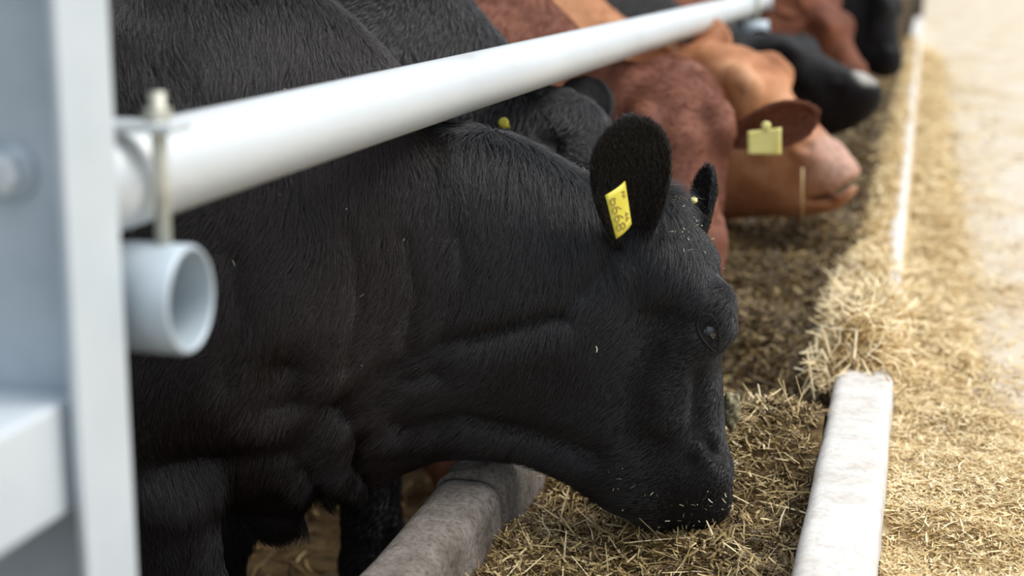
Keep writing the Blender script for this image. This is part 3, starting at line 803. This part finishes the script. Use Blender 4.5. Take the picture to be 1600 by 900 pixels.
# ------------------------------------------------------------------ the row behind it
def far_cow(name, label, hide, alpha, pollP, muzP, face_dir, vox=0.013, hairs=50000, hair_r=0.0009, hair_l=0.024, body_dx=-0.62, zt=1.33, sc=None, neck_r=(0.20, 0.15), nose=None, bite=False, nose_r=(0.055, 0.10), nose_at=(1110, 745)):
    """pollP, muzP: world points of poll and muzzle; face_dir: world direction the forehead looks along"""
    ab = (MUZ)/np.linalg.norm(MUZ)
    rot = rotz(alpha)
    base = np.array([pollP[0], pollP[1], 0.0]); toL = lambda p: rot.T @ (np.array(p)-base)
    poll, muz = toL(pollP), toL(muzP); ax = muz-poll; Ln = np.linalg.norm(ax); ax /= Ln
    sc = sc or Ln/np.linalg.norm(MUZ)
    # canonical axes: along the face, forehead normal, sideways
    c1 = ab; c3 = np.array([0, 1, 0]); c2 = np.cross(c3, c1)          # c2: forehead normal or its opposite
    if c2[0] < 0: c2 = -c2
    fd = rot.T @ np.array(face_dir, float); d2 = fd - ax*(fd @ ax); d2 /= np.linalg.norm(d2)
    sgn = 1 if np.allclose(np.cross(c1, c2), c3, atol=1e-3) else -1
    d3 = np.cross(ax, d2)*sgn
    Rm = np.outer(ax, c1) + np.outer(d2, c2) + np.outer(d3, c3)
    P = body_prims(poll[0]+body_dx, zt)
    xs = poll[0]+body_dx
    back = poll - d2*0.10*sc + ax*0.02
    mid = np.array([poll[0] + toL((-0.70, 0, 0))[0] - toL((pollP[0], 0, 0))[0], 0, 0.92]); mid[0] = min(mid[0], poll[0]-0.09)
    P += [Cone((xs-0.02, 0, 0.99), mid, neck_r[0]*1.25, neck_r[1]+0.01, 0.68, 0.72, k=0.06),
          Cone(mid, back, neck_r[1]+0.01, neck_r[1]-0.015, 0.72, 0.78, k=0.05),
          Cone((xs, 0, zt-0.15), mid + np.array([-0.08, 0, 0.08]), 0.12, 0.075, 0.8, 0.9, k=0.05),
          Cone((xs+0.05, 0, 0.80), back + ax*0.13, 0.17, 0.11, 0.6, 0.7, k=0.07)]
    P += head_prims(poll, Rm, sc)
    T_ = lambda p: poll + Rm @ (np.array(p)*sc)
    if bite:
        for a, b in zip(MOUTH[:2], MOUTH[1:]): P.append(Cone(T_(a), T_(b), 0.009*sc, 0.006*sc, 8.0, 8.0, Rm @ np.array([0, 1, 0]), 0.012, True))
    P.append(rail_press(rot, base))
    me = sdf_mesh(name, P, vox)
    hm = HIDE[hide][0]
    if nose: hm = hide_mat(hide+'_hide_bare_nose', *HIDE_COL[hide], nose=(tuple(T_(hc_(*nose_at))), nose_r[0]*sc, nose_r[1]*sc, nose))
    o = link(name, me, hm); o.location = base; o.rotation_euler = (0, 0, alpha)
    tag(o, label, 'cattle')
    H = lambda p: poll + Rm @ (np.array(p)*sc)
    for s in (-1, 1): eye_on(o, H(EYE*np.array([1, s, 1])), 0.0185*sc)
    if hairs:
        v, nrm, t = tri_data(me)

        def wt(c):
            cw = (rot @ c.T).T + base; d = cw-CAM; z = d @ FW; x = 800+FPX*(d @ RT)/z; y = 450-FPX*(d @ UP)/z
            return ((x > -50) & (x < 1700) & (y > -120) & (y < 1000))*1.0 + 1e-9
        p, m = sample_surface(v, nrm, t, hairs, wt)
        k = in_view((rot @ p.T).T + base, (rot @ m.T).T, 100); p, m = p[k], m[k]
        for s in (-1, 1):
            e = H(EYE*np.array([1, s, 1])); k = np.linalg.norm(p-e, axis=1) > 0.03; p, m = p[k], m[k]
        if nose: k = np.linalg.norm(p-T_(hc_(*nose_at)), axis=1) > 0.8*nose_r[1]*sc; p, m = p[k], m[k]
        onhead = (((p-poll) @ ax) > 0.0)
        fl = np.where(onhead[:, None], -ax*0.2 + np.array([-0.5, 0, -0.5]), np.array([-0.45, 0, -0.8]))
        L = np.where(onhead, hair_l*0.55, hair_l)*np.where(np.linalg.norm(p-muz, axis=1) < 0.12*sc, 0.4, 1)
        coat(o, HIDE[hide][1], p, m, fl, L, hair_r, 0.02, 4, 0.3, 0.1)
    return o, H, rot, base, Rm, me


def ear_of(o, hide, H, rot, base, side, tip_world=None, tip=None, base_pt=None, face=None, width=0.12, cup=(2.4, 0.7)):
    b = H(hc_(1010, 385, side*0.100)) if base_pt is None else base_pt
    t = rot.T @ (np.array(tip_world)-base) if tip_world is not None else H(tip)
    f = rot.T @ np.array(face if face is not None else (0.3, -0.9, 0.1))
    return make_ear(o, HIDE[hide][0], b, t, f, width, cup)


HC = hc_(1010, 385, 0.1)
EAR_UP = lambda s: HC*np.array([1, s, 1]) + np.array([-0.03, s*0.10, 0.15])
deg = math.radians

# second black animal, its head hidden behind the first
o, H, rot, base, Rm, me = far_cow('black_bull', 'black animal behind the nearest bull, mostly hidden, its neck under the rail', 'black', deg(12),
    ony(905, 205, 3.0), ony(985, 560, 2.95), (1, -0.1, 0.3), 0.011, 90000, 0.0006, 0.030, -0.37, 1.40)
e = ear_of(o, 'black', H, rot, base, -1, tip_world=ony(780, 185, 2.85), face=(0.1, -0.8, 0.5), width=0.11)
sb = rot.T @ (ony(787, 192, 2.80)-base); t_ = stud_on(o, sb + rot.T @ np.array([0.0, 0.03, -0.01]), sb, 0.010, M_tag); t_['label'] = 'round yellow tag stud showing under the rail'
ear_of(o, 'black', H, rot, base, 1, tip=EAR_UP(1))

# red animal facing the camera
o, H, rot, base, Rm, me = far_cow('red_steer', 'dark red animal facing this way with a pale yellow tag in its ear', 'red', deg(5),
    ony(1050, 125, 3.85), ony(1085, 440, 3.55), (0.25, -1, 0.25), 0.011, 80000, 0.0008, 0.034, -0.50, 1.40)
tp = ony(1277, 172, 3.74); b_ = rot.T @ (ony(1140, 215, 3.80)-base)
er = ear_of(o, 'red', H, rot, base, 1, tip_world=tp, base_pt=b_, face=(-0.1, -1, -0.35), width=0.135, cup=(2.6, 1.9))
ear_of(o, 'red', H, rot, base, -1, tip_world=ony(925, 185, 3.8), face=(0, -1, 0.0), width=0.11)
ve, ne, te = tri_data(er.data); pe, me_ = sample_surface(ve, ne, te, 6000)
coat(er, HIDE['red'][1], pe, me_, np.tile(rot.T @ np.array([0.6, -0.1, 0.2]), (6000, 1)), np.full(6000, 0.014), 0.0006, 0.01, 4, 0.4, 0.15, name='ear_hair')
L_ = lambda x, y, d: rot.T @ (ony(x, y, d)-base)
tg, n, pf = tag_plate(o, L_(1168, 205, 3.66), L_(1221, 199, 3.66), L_(1221, 242, 3.655), L_(1168, 241, 3.655), M_tagpale, 0.003)
nn = n if (rot @ n) @ np.array([0, 1, 0]) < 0 else -n
stud_on(tg, pf(0.55, -0.12)-nn*0.004, pf(0.55, -0.12)+nn*0.004, 0.011, M_tagpale)

# orange animal in profile
o, H, rot, base, Rm, me = far_cow('orange_steer', 'pale orange animal in profile with its pinkish nose near the curb', 'orange', deg(8),
    ony(1098, 86, 4.75), ony(1318, 292, 4.62), (0.5, -0.30, 0.8), 0.012, 50000, 0.0009, 0.018, -0.55, 1.42, nose=(0.55, 0.33, 0.25), bite=True)
ear_of(o, 'orange', H, rot, base, -1, tip=EAR_UP(-1)); ear_of(o, 'orange', H, rot, base, 1, tip=EAR_UP(1))

s0, s1, s2 = ony(1254, 262, 4.46), ony(1253, 300, 4.45), ony(1254, 338, 4.46)
bm = bmesh.new(); add_tube(bm, [s0-s1, (0, 0, 0), s2-s1], 0.0028, 6); st = link('straw_stem', bm_mesh('straw_stem', bm), plain('straw_yellow', (0.60, 0.44, 0.20), 0.5)); st.location = s1
tag(st, "single straw stalk hanging from the orange animal's mouth", 'straw')

# black animal reaching over the curb
o, H, rot, base, Rm, me = far_cow('black_heifer', 'black animal stretching a grey speckled nose over the curb beyond the orange one', 'black', deg(6),
    ony(1182, 76, 5.75), ony(1374, 158, 5.62), (0.35, -0.2, 0.9), 0.013, 30000, 0.0011, 0.018, -0.55, 1.36, 0.95, nose=(0.42, 0.40, 0.36), nose_r=(0.035, 0.062), nose_at=(1140, 745))
ear_of(o, 'black', H, rot, base, -1, tip=EAR_UP(-1)); ear_of(o, 'black', H, rot, base, 1, tip=EAR_UP(1))
# chestnut animal
o, H, rot, base, Rm, me = far_cow('chestnut_steer', 'chestnut animal with its head down farther along the row', 'chestnut', deg(8),
    ony(1275, 12, 6.8), ony(1342, 130, 6.65), (0.75, -0.6, 0.3), 0.014, 20000, 0.0013, 0.018, -0.6, 1.42)
ear_of(o, 'chestnut', H, rot, base, -1, tip=EAR_UP(-1)); ear_of(o, 'chestnut', H, rot, base, 1, tip=EAR_UP(1))
# last black animal
o, H, rot, base, Rm, me = far_cow('black_heifer', 'last black animal in view at the far end of the row', 'black', deg(6),
    ony(1365, -30, 7.9), ony(1392, 110, 7.8), (0.9, -0.3, 0.3), 0.015, 15000, 0.0014, 0.018, -0.6, 1.42)
ear_of(o, 'black', H, rot, base, -1, tip=EAR_UP(-1)); ear_of(o, 'black', H, rot, base, 1, tip=EAR_UP(1))

# ------------------------------------------------------------------ neck rail, post, clamp
pyb = onx(175, 100, -0.628)[1]; pyf = onx(92, 100, -0.628)[1]
rail = empty('neck_rail', (RX, pyb, RZ)); tag(rail, 'long white galvanised pipe running over the cattle necks', 'rail')
bm = bmesh.new(); add_tube(bm, [(0, y, 0) for y in np.linspace(0.0, 6.6, 40)], RR, 32); link('rail_pipe', bm_mesh('rail_pipe', bm), M_galv, rail)


def clamp(y, label, top=0.035, rs=0.047, xe=0.102):
    """short stub pipe under the rail with a bolt, nut and washer plate"""
    c = empty('rail_clamp', (RX, y, RZ)); tag(c, label, 'clamp')
    r, wl = rs, 0.0055; zc = -RR - r - 0.006
    bm = bmesh.new(); n = 32
    xs_ = (-0.045, xe)
    rings = [[bm.verts.new((x, q_*math.cos(2*math.pi*k/n), zc+q_*math.sin(2*math.pi*k/n))) for k in range(n)] for x, q_ in ((xs_[0], r), (xs_[1]-0.003, r), (xs_[1], r-0.002), (xs_[1], r-wl+0.001), (xs_[1]-0.003, r-wl), (xs_[0], r-wl))]
    rings.append(rings[0])
    for A, B in zip(rings, rings[1:]):
        for k in range(n): bm.faces.new((A[k], A[(k+1) % n], B[(k+1) % n], B[k]))
    link('stub_pipe', bm_mesh('stub_pipe', bm), M_galv_blue, c)
    bm = bmesh.new(); add_tube(bm, [(RR+0.012, 0, zc+r-0.004), (RR+0.012, 0, RR+top)], 0.007, 12); link('clamp_rod', bm_mesh('clamp_rod', bm), M_bolt, c)
    bm = bmesh.new(); add_tube(bm, [(-RR-0.012, 0, zc+r-0.004), (-RR-0.012, 0, RR+top)], 0.007, 12); link('clamp_rod', bm_mesh('clamp_rod', bm), M_bolt, c)
    bm = bmesh.new(); add_box(bm, (-RR-0.035, -0.02, RR+0.002), (RR+0.034, 0.02, RR+0.010), 0.002); link('clamp_plate', bm_mesh('clamp_plate', bm), M_galv, c)
    for sx in (-1, 1):
        bm = bmesh.new(); add_tube(bm, [(sx*(RR+0.012), 0, RR+0.010), (sx*(RR+0.012), 0, RR+0.021)], 0.0125, 6); link('nut', bm_mesh('nut', bm), M_bolt, c, smooth=False)
    bm = bmesh.new(); pts = [(0.045+xs_[0]+0.0, 0.0, 0)]
    ring = [(xs_[0]+0.012, (r+0.004)*math.cos(a), zc+(r+0.004)*math.sin(a)) for a in np.linspace(0, 2*math.pi, 25)]
    add_tube(bm, ring, 0.006, 10, caps=False); link('band', bm_mesh('band', bm), M_bolt, c)
    return c


YC = onx(250, 250, RX+RR+0.012)[1]
xe_ = ony(300, 470, YC)[0]-RX; print('clamp', YC, pyf, pyb, xe_)
clamp(YC, 'blurred stub pipe clamped with a rusty bolt under the near end of the rail', rs=94*YC/FPX*1.03, xe=xe_)
clamp(6.2, 'small grey clamp under the far end of the rail above the black head')

post = empty('steel_post', (-0.68, (pyb+pyf)/2, 0)); tag(post, 'blurred pale grey steel post of H section standing at the front left', 'post')
hy = (pyb-pyf)/2
bm = bmesh.new(); add_box(bm, (0.044, -hy, 0.0), (0.052, hy, 1.9), 0.002); link('flange', bm_mesh('flange', bm), M_post, post, False)
bm = bmesh.new(); add_box(bm, (-0.092, -hy, 0.0), (-0.084, hy, 1.9), 0.002); link('flange', bm_mesh('flange', bm), M_post, post, False)
bm = bmesh.new(); add_box(bm, (-0.084, -0.004, 0.0), (0.044, 0.004, 1.9)); link('web', bm_mesh('web', bm), M_galv_blue, post, False)
bp_ = ony(22, 268, (pyb+pyf)/2) - np.array([-0.68, (pyb+pyf)/2, 0])
bm = bmesh.new(); add_tube(bm, [(bp_[0], -0.004, bp_[2]), (bp_[0], -0.008, bp_[2])], 0.024, 24); bolt = link('washer', bm_mesh('washer', bm), M_galv_blue, post)
bm = bmesh.new(); add_tube(bm, [(bp_[0], -0.008, bp_[2]), (bp_[0], -0.022, bp_[2]), (bp_[0], -0.026, bp_[2])], [0.017, 0.017, 0.012], 6); link('bolt_head', bm_mesh('bolt_head', bm), M_galv, post, smooth=False)

zt_ = ony(60, 605, (pyb+pyf)/2)[2]; zb_ = ony(100, 775, (pyb+pyf)/2)[2]
beam = empty('side_rail', (-0.69, (pyb+pyf)/2-0.005, zt_)); tag(beam, 'blurred square steel rail coming forward from the foot of the post', 'rail')
bm = bmesh.new(); add_box(bm, (-0.075, -0.9, zb_-zt_), (0.045, -0.001, 0.0), 0.004); link('box_section', bm_mesh('box_section', bm), M_post, beam, False)
